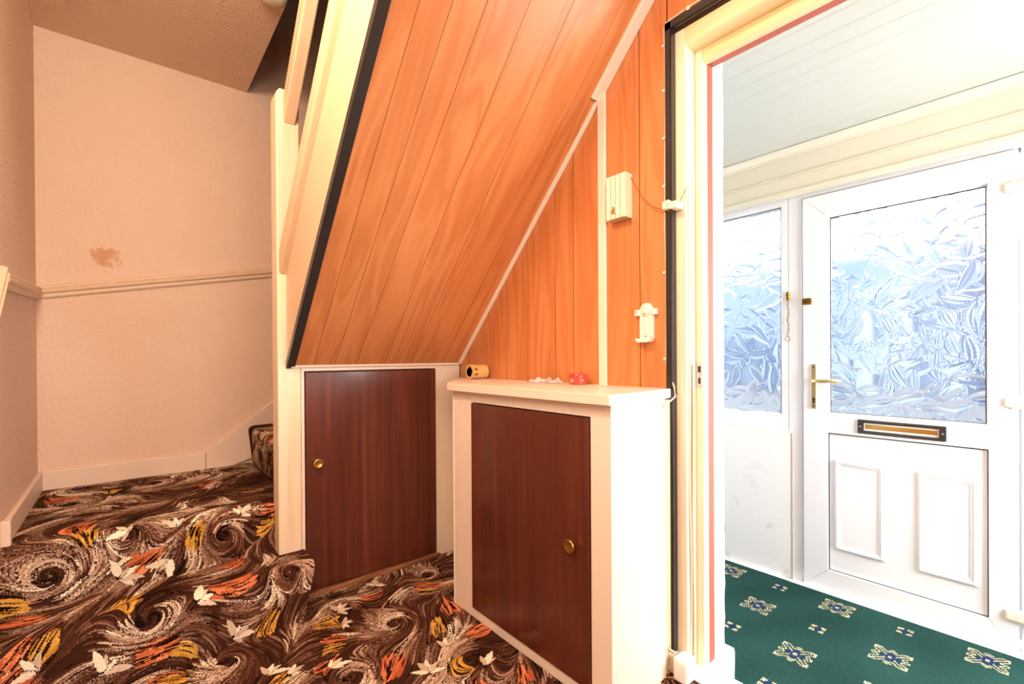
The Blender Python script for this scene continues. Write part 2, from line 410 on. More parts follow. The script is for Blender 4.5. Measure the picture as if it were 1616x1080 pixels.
# skirtings and dado rails of the stair corner
def sk(prof_t=.016): pass
struct('baseboard_left', join(prism([(2.285,.39),(3.104,.40),(3.104,.522),(2.285,.505)], 'X', -.329,-.311, .004), box(-.329,-.304,2.255,2.287,.30,.512,.004)), M['gloss_pink'])
struct('baseboard_back', prism([(-.329,.39),(.3325,.39),(.3325,.522),(-.329,.522)], 'Y', 3.084,3.104, .004), M['gloss_pink'])
struct('trim_1', prism([(.3335,.39),(.85,.55),(1.4,.80),(1.4,1.36),(.3335,.524)], 'Y', 3.084,3.104, .004), M['gloss_pink'])
DP = [(0,-.030),(.010,-.030),(.014,-.022),(.014,-.012),(.024,-.004),(.026,.006),(.019,.012),(.022,.018),(.020,.026),(.008,.031),(0,.031)]
def dado(y_or_x, pts, back):
    bm = bmesh.new(); rings = []
    for (u, z) in pts:
        rings.append([bm.verts.new((u, 3.104-d, z+h) if back else (-.329+d, u, z+h)) for d, h in DP])
    n = len(DP)
    for a, b in zip(rings, rings[1:]):
        for k in range(n): bm.faces.new((a[k],a[(k+1)%n],b[(k+1)%n],b[k]))
    bm.faces.new(rings[0]); bm.faces.new(rings[-1][::-1]); return bm
struct('trim_2', dado(0, [(-.329,1.364),(1.4,1.364+1.729*.2075)], True), M['rail'])
struct('trim_3', dado(0, [(2.30,1.320),(3.104,1.362)], False), M['rail'])
struct('trim_4', dado(0, [(1.62,.71),(2.29,1.335)], False), M['rail'])

# ------------------------------------------------------------------ hall carpet and stairs
IMG = paint_carpet()
def sample(x, s):
    ix = np.clip(((x-CX0)/CELL).astype(int), 0, IMG.shape[1]-1); iy = np.clip(((s-CS0)/CELL).astype(int), 0, IMG.shape[0]-1)
    return IMG[iy, ix]
def carpet_mesh(name, prof, xs, matl, parent=None, xend=None, colour=None, kind=None, label=None):
    """prof: n,3 array of (y, z, s); swept across xs; one colour per tuft face"""
    org = ORG[parent.name] if parent else Vector((0,0,0))
    n, w = len(prof), len(xs)
    X = np.repeat(np.asarray(xs)[None], n, 0).copy()
    if xend is not None: X = np.minimum(X, xend(prof[:,1])[:,None]+np.linspace(0,1e-4,w)[None])
    Y = np.repeat(prof[:,0:1], w, 1); Z = np.repeat(prof[:,1:2], w, 1)
    co = np.stack([X-org.x, Y-org.y, Z-org.z], -1).reshape(-1,3).astype(np.float32)
    i = np.arange(n-1)[:,None]*w + np.arange(w-1)[None]
    fc = np.stack([i, i+1, i+w+1, i+w], -1).reshape(-1).astype(np.int32); nf = (n-1)*(w-1)
    me = bpy.data.meshes.new(name); me.vertices.add(n*w); me.vertices.foreach_set('co', co.ravel())
    me.loops.add(nf*4); me.loops.foreach_set('vertex_index', fc)
    me.polygons.add(nf); me.polygons.foreach_set('loop_start', np.arange(0,nf*4,4,dtype=np.int32))
    me.update(calc_edges=True); me.validate()
    fx = (X[:-1,:-1]+X[1:,1:])/2; fs = np.repeat((prof[:-1,2:3]+prof[1:,2:3])/2, w-1, 1)
    c = (colour or sample)(fx, fs).reshape(-1,3)
    at = me.attributes.new('tuft', 'FLOAT_COLOR', 'FACE')
    at.data.foreach_set('color', np.concatenate([c, np.ones((nf,1),np.float32)],1).astype(np.float32).ravel())
    me.polygons.foreach_set('use_smooth', np.ones(nf, bool)); me.materials.append(matl)
    o = bpy.data.objects.new(name, me); COL.objects.link(o); reg(o, org)
    if parent: o.parent = parent
    return tag(o, label=label, kind=kind)
def flat(y0, y1, z, step=CELL): 
    y = np.arange(y0, y1+1e-6, step); return np.stack([y, np.full_like(y,z), y], -1)
fl = carpet_mesh('floor', flat(.70,2.134,0), np.arange(-.329,1.401,CELL), M['carpet'], kind='structure')
rest = carpet_mesh('floor_carpet', flat(-2.0,.70,0,.012), np.arange(-.329,1.43,.012), M['carpet'], parent=fl)
struct('floor_base', box(-.45,1.50,-2.1,3.104,-.16,-.004), M['groove'])

stairs = thing('staircase', 'enclosed carpeted staircase with pine newel, cream string and orange wood panelled underside', 'staircase', (.1,1.97,0))
def step_profile(pts, r, s0):
    """pts: (y,z,radius) polyline rounded at corners, resampled at the tuft pitch"""
    out = []
    for k, (y,z,rr) in enumerate(pts):
        p = np.array((y,z))
        if rr == 0 or k in (0,len(pts)-1): out.append(p); continue
        a = np.array(pts[k-1][:2])-p; b = np.array(pts[k+1][:2])-p; a = a/np.linalg.norm(a); b = b/np.linalg.norm(b)
        for t in np.linspace(0,1,9): out.append((1-t)**2*(p+a*rr)+2*t*(1-t)*p+t*t*(p+b*rr))
    out = np.array(out); L = np.concatenate([[0], np.cumsum(np.linalg.norm(np.diff(out,axis=0),axis=1))])
    q = np.arange(0, L[-1], CELL); q = np.append(q, L[-1])
    return np.stack([np.interp(q,L,out[:,0]), np.interp(q,L,out[:,1]), s0+q], -1)
XS = np.arange(-.325,.6,CELL)
pr1 = step_profile([(1.955,0,0),(1.978,.212,.045),(2.215,.216,0)], 0, 1.96)
st1 = carpet_mesh('carpeted_step', pr1, XS, M['carpet'], stairs, xend=lambda z: .535+.052*np.clip(z/.2,0,1))
# wrapped outer end of the bottom step
sd = bmesh.new()
edge = [(.535+.052*min(1,z/.2), y, z) for y, z, s in pr1[::4]]
ring = [sd.verts.new(e) for e in edge]; low = [sd.verts.new((e[0]-.012, 2.16, e[2]*.98)) for e in edge]
for k in range(len(ring)-1): sd.faces.new((ring[k],ring[k+1],low[k+1],low[k]))
cm = mat('step_end_carpet', srgb(72,43,30), .95, .1)[0]
obj('step_end', sd, cm, st1)
pr2 = step_profile([(2.200,.214,0),(2.202,.428,.045),(3.090,.432,0)], 0, pr1[-1,2])
carpet_mesh('carpeted_step', pr2, np.arange(-.325,.556,CELL), M['carpet'], stairs)
# first winder: riser runs front to back, then its tread
def winder(x0, x1, z0, z1, y0, y1, s0):
    pf = step_profile([(x0+.012,z0,0),(x0-.012,z1,.038),(x1,z1+.004,0)], 0, 0)
    ys = np.arange(y0, y1, CELL)
    pf2 = pf.copy()
    o = carpet_mesh('carpeted_step', pf2, ys, M['carpet'], None, colour=lambda fx, fs: sample(.50-fs*.9+0*fx, s0+ (fx-2.2)))
    me = o.data; co = np.empty(len(me.vertices)*3, np.float32); me.vertices.foreach_get('co', co); co = co.reshape(-1,3)
    co = co[:,[1,0,2]]-np.array((.1,1.97,0),np.float32); me.vertices.foreach_set('co', co.ravel()); me.update()
    me.flip_normals(); o.parent = stairs; reg(o, (.1,1.97,0)); return o
winder(.552, 1.0, .428, .652, 2.232, 3.086, 2.75)
winder(1.0, 1.39, .652, .872, 2.232, 3.086, 2.60)
# newel, string, cap, black edge strip, handrail
obj('newel_post', join(box(.487,.58,2.134,2.226,0,2.165,.006), prism([(.489,2.15),(.578,2.15),(.578,2.19),(.565,2.197),(.502,2.197),(.489,2.175)], 'Y', 2.136,2.224, .005)), M['pine'], stairs)
obj('string_board', slope_box(.523,.556,0,2.1,0,.33,.002,cut=2.138), M['string'], stairs)
obj('string_cap', slope_box(.494,.562,0,2.1,.275,.345,.008,cut=2.134), M['string'], stairs)
obj('edge_strip', slope_box(.521,.553,-.012,2.1,-.006,.0005,.0012), M['black'], stairs, label='black plastic edge strip')
obj('edge_strip', slope_box(.519,.5225,-.012,2.1,-.006,.022,.001), M['black'], stairs)
obj('handrail', slope_box(.515,.565,0,2.1,.722,.798,.006,cut=2.134), M['pine_rail'], stairs)
SX = [.553,.628,.720,.820,.955,1.102,1.285,1.40]
for a, b in zip(SX, SX[1:]):
    obj('soffit_plank', slope_box(a+.0009,b-.0009,0,2.12,0,.003), M['veneer_soffit'], stairs)
obj('soffit_backing', slope_box(.556,1.40,0,2.12,.0032,.03), M['groove'], stairs)  # board added to block light behind the planks, dark in their grooves

# beads that cover the joint of the sloping panels and the wall panels
struct('trim_5', slope_box(1.352,1.400,1.40,2.12,-.014,.002,.004), M['gloss'])
struct('trim_6', slope_box(1.380,1.400,0,1.40,-.012,.002,.004), M['gloss'])
struct('trim_7', box(1.388,1.400,1.116,1.153,.93,2.062,.004), M['gloss'])

# ------------------------------------------------------------------ cupboard under the stairs
cup = thing('understairs_cupboard', 'built-in cupboard under the stairs with a dark brown veneer door at the left', 'cupboard', (.95,2.134,0))
obj('stile', box(.5805,.593,2.134,2.154,0,1.006,.0015), M['gloss'], cup)
obj('stile', box(1.249,1.400,2.134,2.154,0,1.006,.0015), M['gloss'], cup)
obj('top_rail', box(.593,1.249,2.134,2.154,.991,1.012,.0015), M['gloss'], cup)
obj('moulding', prism([(2.134,1.004),(2.124,1.006),(2.120,1.012),(2.124,1.019),(2.134,1.021)], 'X', .538,1.392,.001), M['gloss'], cup)
d1 = obj('door', box(.597,1.246,2.130,2.150,.024,.986,.002), M['mahogany'], cup, label='dark brown wood veneer door')
obj('knob', lathe([(0,-.021),(.014,-.0215),(.019,-.024),(.0215,-.022),(.022,-.017),(.017,-.010),(.010,-.005),(.010,.002),(0,.002)], (.643,2.130,.583), 'Y', 24), M['brass'], d1, 'brass knob', smooth=True)
obj('threshold', box(.585,1.262,2.112,2.150,.0,.018,.003), M['threshold'], cup)
obj('inside_panel', box(.593,1.40,2.155,2.17,0,1.02), M['groove'], cup)

# ------------------------------------------------------------------ low cabinet against the panelled wall
cab = thing('cabinet', 'low cream painted cabinet with one dark veneer door and white top', 'cabinet', (1.2,1.25,0))
obj('top', prism([(1.036,.821),(1.036,1.680),(1.375,2.118),(1.399,2.118),(1.399,.845)], 'Z', .909,.940,.0025), M['gloss'], cab)
obj('stile', box(1.066,1.086,1.541,1.667,0,.909,.0015), M['gloss'], cab)
obj('stile', box(1.066,1.086,.840,.917,0,.909,.0015), M['gloss'], cab)
obj('top_rail', box(1.066,1.086,.917,1.541,.867,.909,.0015), M['gloss'], cab)
obj('bottom_rail', box(1.066,1.086,.917,1.541,0,.037,.0015), M['gloss'], cab)
obj('side_panel', box(1.086,1.345,.840,.856,0,.909,.001), M['gloss'], cab)
obj('side_panel', prism([(1.075,1.667),(1.392,2.115),(1.380,2.122),(1.066,1.680)], 'Z', 0,.909), M['gloss'], cab)
obj('batten', box(1.333,1.386,.846,.868,0,.905,.003), M['batten'], cab)
d2 = obj('door', box(1.061,1.080,.921,1.537,.041,.863,.0015), M['mahogany'], cab, label='dark brown wood veneer door')
obj('knob', lathe([(0,-.021),(.014,-.0215),(.019,-.024),(.0215,-.022),(.022,-.017),(.017,-.010),(.010,-.005),(.010,.002),(0,.002)], (1.061,.985,.464), 'X', 24), M['brass'], d2, 'brass knob', smooth=True)

# ------------------------------------------------------------------ doorway to the porch
df = thing('door_frame', 'bare pine door frame with black outer strip around the open porch doorway', 'door frame', (1.5,.8,0))
obj('edge_strip', join(box(1.386,1.3905,.839,.861,.02,2.157,.001), box(1.386,1.415,.839,.8425,.02,2.157,.0008)), M['black'], df, label='black plastic edge strip')
obj('edge_strip', join(box(1.386,1.3905,-.12,.861,2.131,2.157,.001), box(1.386,1.415,-.12,.8425,2.131,2.1345,.0008)), M['black'], df)
obj('jamb', box(1.415,1.555,.8047,.845,-.02,2.128,.002), M['pine'], df)
obj('jamb', box(1.415,1.555,-.12,-.08,-.02,2.128,.002), M['pine'], df)
Mh = wood('bare_pine_across', srgb(214,182,128), srgb(234,208,158), srgb(243,224,182), (math.pi/2,0,0), streak=(60,60,1.6), ring=18, figure=.25, rough=.5, coat=0)
obj('head', box(1.415,1.555,-.08,.8047,2.071,2.128,.002), Mh, df)
sp = obj('stop', box(1.476,1.510,.7779,.8047,0,2.071,.003), M['pine'], df)
obj('stop', box(1.476,1.510,-.08,.7779,2.030,2.071,.003), Mh, df)
obj('red_reveal', box(1.510,1.549,.779,.8047,-.12,2.071,.002), M['red'], df, 'red brown painted reveal')
obj('red_reveal', box(1.510,1.549,-.08,.779,2.036,2.071,.002), M['red'], df)
stp = obj('strike_plate', box(1.4745,1.4765,.784,.802,.942,1.030,.0006), M['steel'], df, 'steel strike plate')
obj('keep_hole', join(box(1.4738,1.475,.787,.797,.993,1.014), box(1.4738,1.475,.788,.796,.955,.975)), M['gasket'], stp)
# plastered reveal with ragged edge and its lump of plaster at the foot
rv = bmesh.new(); zz = np.linspace(-.159,2.20,60); rg = random.Random(3)
f1 = []; f2 = []
for z in zz:
    e = 1.622+rg.uniform(-.004,.004)
    f1.append([rv.verts.new(p) for p in ((1.549,.780,z),(e,.780,z),(e+.004,.80,z),(1.66,.90,z),(1.549,.90,z))])
for a, b in zip(f1, f1[1:]):
    for k in range(5): rv.faces.new((a[k],a[(k+1)%5],b[(k+1)%5],b[k]))
rv.faces.new(f1[0]); rv.faces.new(f1[-1][::-1])
struct('trim_8', rv, M['white_plaster'])
kb = box(1.44,1.668,.762,.92,-.165,.004,.012,3)
for v in kb.verts: v.co += Vector((rg.uniform(-.005,.005), rg.uniform(-.004,.004), rg.uniform(-.004,.004)))
struct('trim_9', kb, M['white_plaster'])
struct('trim_10', box(1.405,1.505,-.09,.79,-.16,.003,.006), M['white_plaster'])
# ------------------------------------------------------------------ porch
PX = 2.744; ZF = -.159
def green(fx, fs):
    rng = np.random.default_rng(5)
    base = np.array(srgb(40,72,66)); c = np.empty(fx.shape+(3,), np.float32); c[:] = base
    c *= rng.uniform(.8,1.2,fx.shape+(1,))*(1+.16*np.sin(fx*9+1.3*np.sin(fs*7))*np.sin(fs*11+fx*4))[...,None]
    P, Q = .2655, .2515
    gx = (fx-2.065)/P; gy = (fs-.205)/Q
    i, j = np.round(gx), np.round(gy); u, v = (gx-i)*P, (gy-j)*Q
    big = ((i+j) % 2) == 0
    u0 = np.floor(np.abs(u)/.0068); v0 = np.floor(np.abs(v)/.0068)      # stepped woven motif
    r = u0+v0; lo, hi = np.minimum(u0,v0), np.maximum(u0,v0); cream = np.array(srgb(206,190,154)); navy = np.array(srgb(38,52,84)); blue = np.array(srgb(60,80,116))
    jit = rng.random(fx.shape)
    mk = lambda cond, col: c.__setitem__(cond, col)
    mk(big & (r <= 4), navy); mk(big & (r <= 3) & (lo == 0) & (hi == 2), blue); mk(big & (r == 0), cream)
    mk(big & (lo >= 2) & (hi <= 8) & ((u0 == v0) | (np.abs(u0-v0) == 3)) & (jit < .9), cream)
    mk(big & (lo >= 5) & (hi == 8) & (jit < .85), cream)
    mk(big & (lo <= 1) & (hi >= 5) & (hi <= 8) & ((u0+v0) % 2 == 0) & (jit < .9), cream)
    mk(~big & (r <= 2), navy); mk(~big & (lo >= 1) & (hi <= 3) & (r >= 3) & (jit < .8), cream)
    return c
carpet_mesh('floor_porch', np.stack([np.arange(-.95,1.62,.003), np.full(857,ZF), np.arange(-.95,1.62,.003)],-1)[:857], np.arange(1.490,2.712,.003), M['green_carpet'], colour=green, kind='structure')
struct('floor_porch_base', box(1.45,2.9,-1.0,1.75,-.3,-.163), M['white_plaster'])
wp = struct('wall_porch_front', join(box(PX,PX+.14,.955,1.75,-.3,.637), box(PX+.02,PX+.14,-1.0,1.75,1.94,2.45), box(PX,PX+.14,-1.0,.02,-.3,2.2)), M['white_plaster'])
struct('wall_porch_left', box(1.605,2.884,1.62,1.75,-.3,2.45), M['white_plaster'])
struct('wall_porch_right', join(box(1.605,2.884,-1.05,-.93,-.3,.35), box(1.605,2.884,-1.05,-.93,2.05,2.45), box(1.605,1.66,-1.05,-.93,.35,2.05), box(2.65,2.884,-1.05,-.93,.35,2.05)), M['white_plaster'])
pc = struct('ceiling_porch', box(1.605,2.884,-1.05,1.75,2.153,2.45), M['pvc_cream'])
for k in range(12):
    a = 1.644-.095+.095*k; b = min(a+.095, PX)
    pr_ = [(a,2.152),(b,2.152),(b,2.1455),(b-.003,2.1430),(a+.012,2.1430),(a+.008,2.1448),(a,2.1455)]
    obj('plank', prism(pr_, 'Y', -.93,1.62), M['planks'], pc)
# boards over the door: cove and two lapped boards
hd = struct('trim_11', prism([(2.744,2.140),(2.676,2.140),(2.686,2.126),(2.700,2.112),(2.704,2.096),(2.744,2.096)], 'Y', -.93,1.62), M['pvc_cream'])
obj('board', prism([(2.744,2.095),(2.712,2.095),(2.712,2.008),(2.704,2.002),(2.704,1.996),(2.744,1.996)], 'Y', -.93,1.62), M['pvc_cream'], hd)
obj('board', prism([(2.744,1.995),(2.716,1.995),(2.712,1.925),(2.700,1.918),(2.700,1.896),(2.744,1.896)], 'Y', -.93,1.62), M['pvc_cream'], hd)

struct('trim_12', box(2.708,2.79,.05,.96,-.30,-.158,.003), M['pvc'])
struct('trim_13', box(2.7425,2.75,.950,.9545,-.16,.630), mat('brown_joint_dirt', srgb(176,150,128), .9)[0])
# front door
door = tag(bpy.data.objects.new('door_1', None), kind='structure'); COL.objects.link(door); door.location = (PX,.5,ZF); reg(door, (PX,.5,ZF))
obj('outer_frame', frame_bm(2.715,2.80,.055,.972,-.19,1.94,.066,.066,.028,.062,.004), M['pvc'], door)
S0, S1 = .1273, .896
# sash: mitred stiles and rails, mid rail with pointed ends
o_ = [(S0,-.159),(S1,-.159),(S1,1.871),(S0,1.871)]; i_ = [(S0+.086,-.051),(S1-.110,-.051),(S1-.110,1.756),(S0+.086,1.756)]
def inset(p, d=.0006):
    cy = sum(q[0] for q in p)/len(p); cz_ = sum(q[1] for q in p)/len(p)
    return [(q[0]+(d if q[0] < cy else -d), q[1]+(d if q[1] < cz_ else -d)) for q in p]
for k in range(4):
    l = (k+1) % 4
    obj('sash_rail' if k in (0,2) else 'sash_stile', prism(inset([o_[k],o_[l],i_[l],i_[k]]), 'X', 2.700,2.775,.0012,2), M['pvc'], door)
obj('mid_rail', prism([(S0+.075,.652),(S0+.040,.700),(S0+.075,.748),(S1-.099,.748),(S1-.058,.700),(S1-.099,.652)], 'X', 2.6992,2.774,.0012,2), M['pvc'], door)
# glazing beads, sloped
def bead(y0,y1,z0,z1,wd,x0=2.700,x1=2.722):
    o = [(y0,z0),(y1,z0),(y1,z1),(y0,z1)]; i = [(y0+wd,z0+wd),(y1-wd,z0+wd),(y1-wd,z1-wd),(y0+wd,z1-wd)]
    bm = bmesh.new(); O = [bm.verts.new((x0,*p)) for p in o]; I = [bm.verts.new((x1,*p)) for p in i]; B = [bm.verts.new((x1+.02,*p)) for p in i]
    for k in range(4):
        l = (k+1)%4; bm.faces.new((O[k],O[l],I[l],I[k])); bm.faces.new((I[k],I[l],B[l],B[k]))
    return bm
G0,G1 = .218,.781
obj('glazing_bead', bead(G0-.012,G1+.012,.742,1.764,.014), M['pvc'], door)
def gasket(y0,y1,z0,z1,x=2.721): return frame_bm(x,x+.004,y0,y1,z0,z1,.004,.004,.003,.0055,0)
obj('gasket', gasket(G0+.001,G1-.001,.755,1.751), M['gasket'], door)
def leaf_pane(name, y0, y1, z0, z1, xf, parent, seed):
    """pane whose room side is pressed with overlapping leaves"""
    rng = np.random.default_rng(seed); st = .003
    ys = np.arange(y0, y1+st, st); zs = np.arange(z0, z1+st, st); Yg, Zg = np.meshgrid(ys, zs)
    H = np.zeros_like(Yg); n = int((y1-y0)*(z1-z0)*400)
    for k in range(n):
        c = (rng.uniform(y0-.03,y1+.03), rng.uniform(z0-.03,z1+.03)); a = rng.uniform(0,6.283); L = rng.uniform(.045,.085); W = L*rng.uniform(.30,.46)
        dy, dz = Yg-c[0], Zg-c[1]; u = (dy*math.cos(a)+dz*math.sin(a))/L; v = (-dy*math.sin(a)+dz*math.cos(a)) + .25*L*(u*u-.4)*rng.uniform(-1,1)
        wv = W*np.clip(1-u*u,0,1)**.75*(1+.25*u)+1e-6; q = np.abs(v)/wv; ins = (q < 1) & (np.abs(u) < 1)
        h = (.0030*L/.06)*np.sqrt(np.clip(1-q*q,0,1))
        h = h - .0009*np.exp(-(v/.003)**2) + .00022*np.sin(30*(u+.5*q)) + u*rng.uniform(-.0008,.0008)
        H = np.where(ins, h, H)
    for _ in range(3):
        Hp = np.pad(H,1,mode='edge'); H = (Hp[:-2,1:-1]+Hp[2:,1:-1]+Hp[1:-1,:-2]+Hp[1:-1,2:]+4*H)/8
    org = ORG[parent.name]; nz, ny = H.shape
    co = np.stack([xf-H, Yg, Zg], -1).reshape(-1,3); bk = np.array([(xf+.010,ys[0],zs[0]),(xf+.010,ys[-1],zs[0]),(xf+.010,ys[-1],zs[-1]),(xf+.010,ys[0],zs[-1])])
    i = np.arange(nz-1)[:,None]*ny+np.arange(ny-1)[None]
    F = np.stack([i, i+ny, i+ny+1, i+1], -1).reshape(-1,4).tolist(); b0 = nz*ny
    F.append([b0,b0+1,b0+2,b0+3])
    lo = list(range(ny)); hi = list(range((nz-1)*ny, nz*ny)); lf_ = list(range(0,nz*ny,ny)); rt = list(range(ny-1,nz*ny,ny))
    F += [lo+[b0+1,b0], hi[::-1]+[b0+3,b0+2], lf_[::-1]+[b0,b0+3], rt+[b0+2,b0+1]]
    me = bpy.data.meshes.new(name); me.from_pydata((np.vstack([co,bk])-np.array(org)).tolist(), [], F); me.update()
    for k, p in enumerate(me.polygons): p.use_smooth = k < len(F)-5
    at = me.materials.append(M['glass']); o = bpy.data.objects.new(name, me); COL.objects.link(o); o.parent = parent; reg(o, org)
    me.validate(); return tag(o, label='frosted glass pane with an embossed leaf pattern')
leaf_pane('glass_pane', G0-.004, G1+.004, .745, 1.758, 2.7275, door, 3)
obj('lower_panel', box(2.716,2.75,.214,.784,-.048,.652), M['pvc'], door)
obj('gasket', gasket(.2135,.7865,-.051,.6505,2.7145), M['gasket'], door)
for (ya,yb) in ((.243,.440),(.557,.760)):
    mo = obj('panel_moulding', join(frame_bm(2.706,2.718,ya,yb,.063,.518,.026,.026,.026,.026,.004), frame_bm(2.702,2.718,ya+.006,yb-.006,.069,.512,.010,.010,.010,.010,.003)), M['pvc'], door)
    obj('panel_field', box(2.711,2.718,ya+.02,yb-.02,.083,.498,.002), M['pvc'], mo)
lb = obj('letterbox', frame_bm(2.688,2.704,.340,.658,.667,.734,.024,.024,.015,.015,.003), M['black'], door, 'black framed letterbox')
obj('flap', box(2.699,2.703,.366,.632,.688,.713,.002), M['brass'], lb, 'brass flap')
obj('recess', box(2.7025,2.7055,.363,.635,.681,.720), M['gasket'], lb)
obj('letterbox_screw', join(*[lathe([(0,-.003),(.004,-.003),(.005,0),(0,0)], (2.688,y,.70), 'X', 10) for y in (.351,.647)]), M['steel'], lb)
hp = obj('handle_plate', box(2.692,2.701,.832,.860,.770,1.001,.004,3), M['pale_brass'], door, 'pale brass handle plate')
lev = [(2.692,.845,.914),(2.672,.845,.914),(2.660,.838,.915),(2.656,.82,.916),(2.656,.76,.917),(2.657,.722,.917)]
obj('lever', tube(lev,.0095,12), M['pale_brass'], hp, smooth=True)
obj('keyhole', join(lathe([(0,-.002),(.006,-.002),(.006,.001),(0,.001)], (2.692,.845,.822),'X',14), box(2.690,2.693,.841,.849,.800,.820)), M['gasket'], hp)
obj('plate_screw', join(*[lathe([(0,-.002),(.0035,-.002),(.004,0),(0,0)], (2.692,.845,z),'X',10) for z in (.985,.785)]), M['gasket'], hp)
nl = obj('night_latch', join(box(2.686,2.701,.852,.898,1.312,1.346,.003), lathe([(0,-.020),(.010,-.020),(.011,-.014),(.011,0),(0,0)], (2.700,.862,1.329),'X',16)), M['brass'], door, 'brass chain slide on the door')
obj('slide_slot', box(2.685,2.687,.872,.893,1.326,1.331), M['gasket'], nl)
for z in (1.718,.852,-.008):
    h = obj('hinge', join(box(2.684,2.702,.045,.168,z-.021,z+.021,.009,4), box(2.690,2.702,.06,.15,z-.028,z+.028,.006,3)), M['hinge'], door, 'cream plastic hinge cover')
# door chain on the frame
ch = thing('door_chain', 'small brass door chain hanging from the white frame beside the door', 'door chain', (2.70,.97,1.38))
obj('chain_plate', join(box(2.700,2.715,.962,.978,1.345,1.392,.003), lathe([(0,-.012),(.006,-.012),(.008,-.004),(.008,0),(0,0)], (2.702,.97,1.372),'X',14)), M['brass'], ch)
for k in range(14):
    z = 1.340-k*.0138; w_ = .0052; pts = []
    for t in range(13):
        a = 6.28318*t/12; off = .004*math.sin(k*1.1)
        if k % 2: pts.append((2.704, .970+off+w_*math.cos(a), z+.0095*math.sin(a)))
        else: pts.append((2.704+.004*math.cos(a), .970+off+.0018*math.cos(a), z+.0095*math.sin(a)))
    obj('chain_link', tube(pts,.0014,6), M['brass'], ch)
obj('chain_ring', tube([(2.704,.972+.012*math.cos(6.28318*t/16),1.137+.012*math.sin(6.28318*t/16)) for t in range(17)],.0018,6), M['brass'], ch)

# side light next to the door
win = tag(bpy.data.objects.new('window_1', None), kind='structure'); COL.objects.link(win); win.location = (PX,1.3,.64); reg(win, (PX,1.3,.64))
obj('frame', frame_bm(2.716,2.80,.973,1.62,.637,1.94,.04,.032,.085,.076,.004), M['pvc'], win)
obj('glazing_bead', bead(1.003,1.585,.715,1.871,.010,2.716,2.728), M['pvc'], win)
obj('gasket', gasket(1.011,1.578,.722,1.864,2.727), M['gasket'], win)
leaf_pane('glass_pane', 1.0, 1.59, .712, 1.874, 2.7345, win, 8)
w2 = tag(bpy.data.objects.new('window_2', None), kind='structure'); COL.objects.link(w2); w2.location = (2.15,-.98,1.2); reg(w2, (2.15,-.98,1.2))  # unseen porch window, added to let more light in
def fr_xz(x0,x1,z0,z1,wd,y0,y1): return join(box(x0,x1,y0,y1,z0,z0+wd,.003), box(x0,x1,y0,y1,z1-wd,z1,.003), box(x0,x0+wd,y0,y1,z0+wd,z1-wd,.003), box(x1-wd,x1,y0,y1,z0+wd,z1-wd,.003))
obj('frame', fr_xz(1.66,2.65,.35,2.05,.06,-1.02,-.95), M['pvc'], w2)
clear = mat('clear_glass', (1,1,1), 0, .5)[0]; clear.node_tree.nodes['Principled BSDF'].inputs['Transmission Weight'].default_value = 1; clear.node_tree.nodes['Principled BSDF'].inputs['IOR'].default_value = 1.02
obj('glass_pane', box(1.71,2.60,-.988,-.982,.40,2.00), clear, w2)
# outside, only ever seen as a blur through the frosted panes
struct('ground_outside', box(2.9,40,-30,40,-.5,-.36), mat('paving_outside', (.115,.112,.115), .9)[0])
wo = struct('wall_outside', box(22,22.4,-24,30,-.4,4.9), mat('blue_grey_render', (.20,.245,.32), .9)[0])
tn_ = [mat('boards_outside_'+n, c, .9)[0] for n, c in (('pale',(.34,.38,.45)),('mid',(.22,.26,.34)),('dark',(.12,.15,.22)))]
rgo = random.Random(9); y = -2.0
while y < 13:
    w_ = rgo.uniform(.3,.8); z1 = rgo.choice([1.2,2.0,2.7,3.6,4.3,5.1])
    obj('board', box(21.7,21.98,y,y+w_*.8,-.4 if rgo.random() < .6 else z1-.9,z1), tn_[rgo.randrange(3)], wo); y += w_  # made-up boards, their varied tones bring out the leaf relief in the glass

for o_ in (door, win, ch): o_.location.x += .044
# ------------------------------------------------------------------ small things
# door chime box on the panelled wall
cb = thing('doorbell_chime', 'cream ribbed doorbell chime box fixed high on the wood panelled wall', 'doorbell', (1.40,1.045,1.56))
obj('body', box(1.3635,1.3995,1.003,1.086,1.545,1.704,.002), M['batten'], cb)  # browner body puts the shade between the ribs into the colour
obj('side_cover', box(1.358,1.3990,1.0022,1.0040,1.5455,1.7035,.0006), M['chime'], cb)
obj('side_cover', box(1.358,1.3990,1.0850,1.0868,1.5455,1.7035,.0006), M['chime'], cb)
for k in range(4):
    a = 1.0035+k*.0206; obj('rib', box(1.356,1.3645,a+.0016,a+.0190,1.546,1.703,.0015), M['chime'], cb)
obj('emblem', join(lathe([(0,-.003),(.010,-.003),(.012,0),(0,0)], (1.356,1.052,1.572),'X',16), box(1.3535,1.356,1.046,1.058,1.584,1.590,.001), box(1.353,1.356,1.049,1.055,1.566,1.578,.001)), M['pale_brass'], cb, 'small gold crest emblem')
# white wall bracket
br = thing('wall_bracket', 'empty white plastic holder screwed to the panelled wall below the chime box', 'bracket', (1.40,.94,1.10))
def rounded(y0,y1,z0,z1,rt,rb):
    p = []
    for k in range(9): a = math.pi*k/8; p.append(((y0+y1)/2+(y1-y0)/2*math.cos(a), z1-rt+rt*math.sin(a)))
    for k in range(5): a = math.pi+math.pi/2*k/4; p.append((y0+rb+rb*math.cos(a), z0+rb+rb*math.sin(a)))
    for k in range(5): a = 1.5*math.pi+math.pi/2*k/4; p.append((y1-rb+rb*math.cos(a), z0+rb+rb*math.sin(a)))
    return p
obj('back_plate', prism(rounded(.912,.966,1.100,1.212,.004,.014), 'X', 1.388,1.3995, .002), M['bracket'], br)
obj('top_boss', lathe([(0,-.0165),(.021,-.0155),(.0245,-.012),(.0262,0),(0,0)], (1.3995,.940,1.209),'X',28), M['bracket'], br, smooth=True)
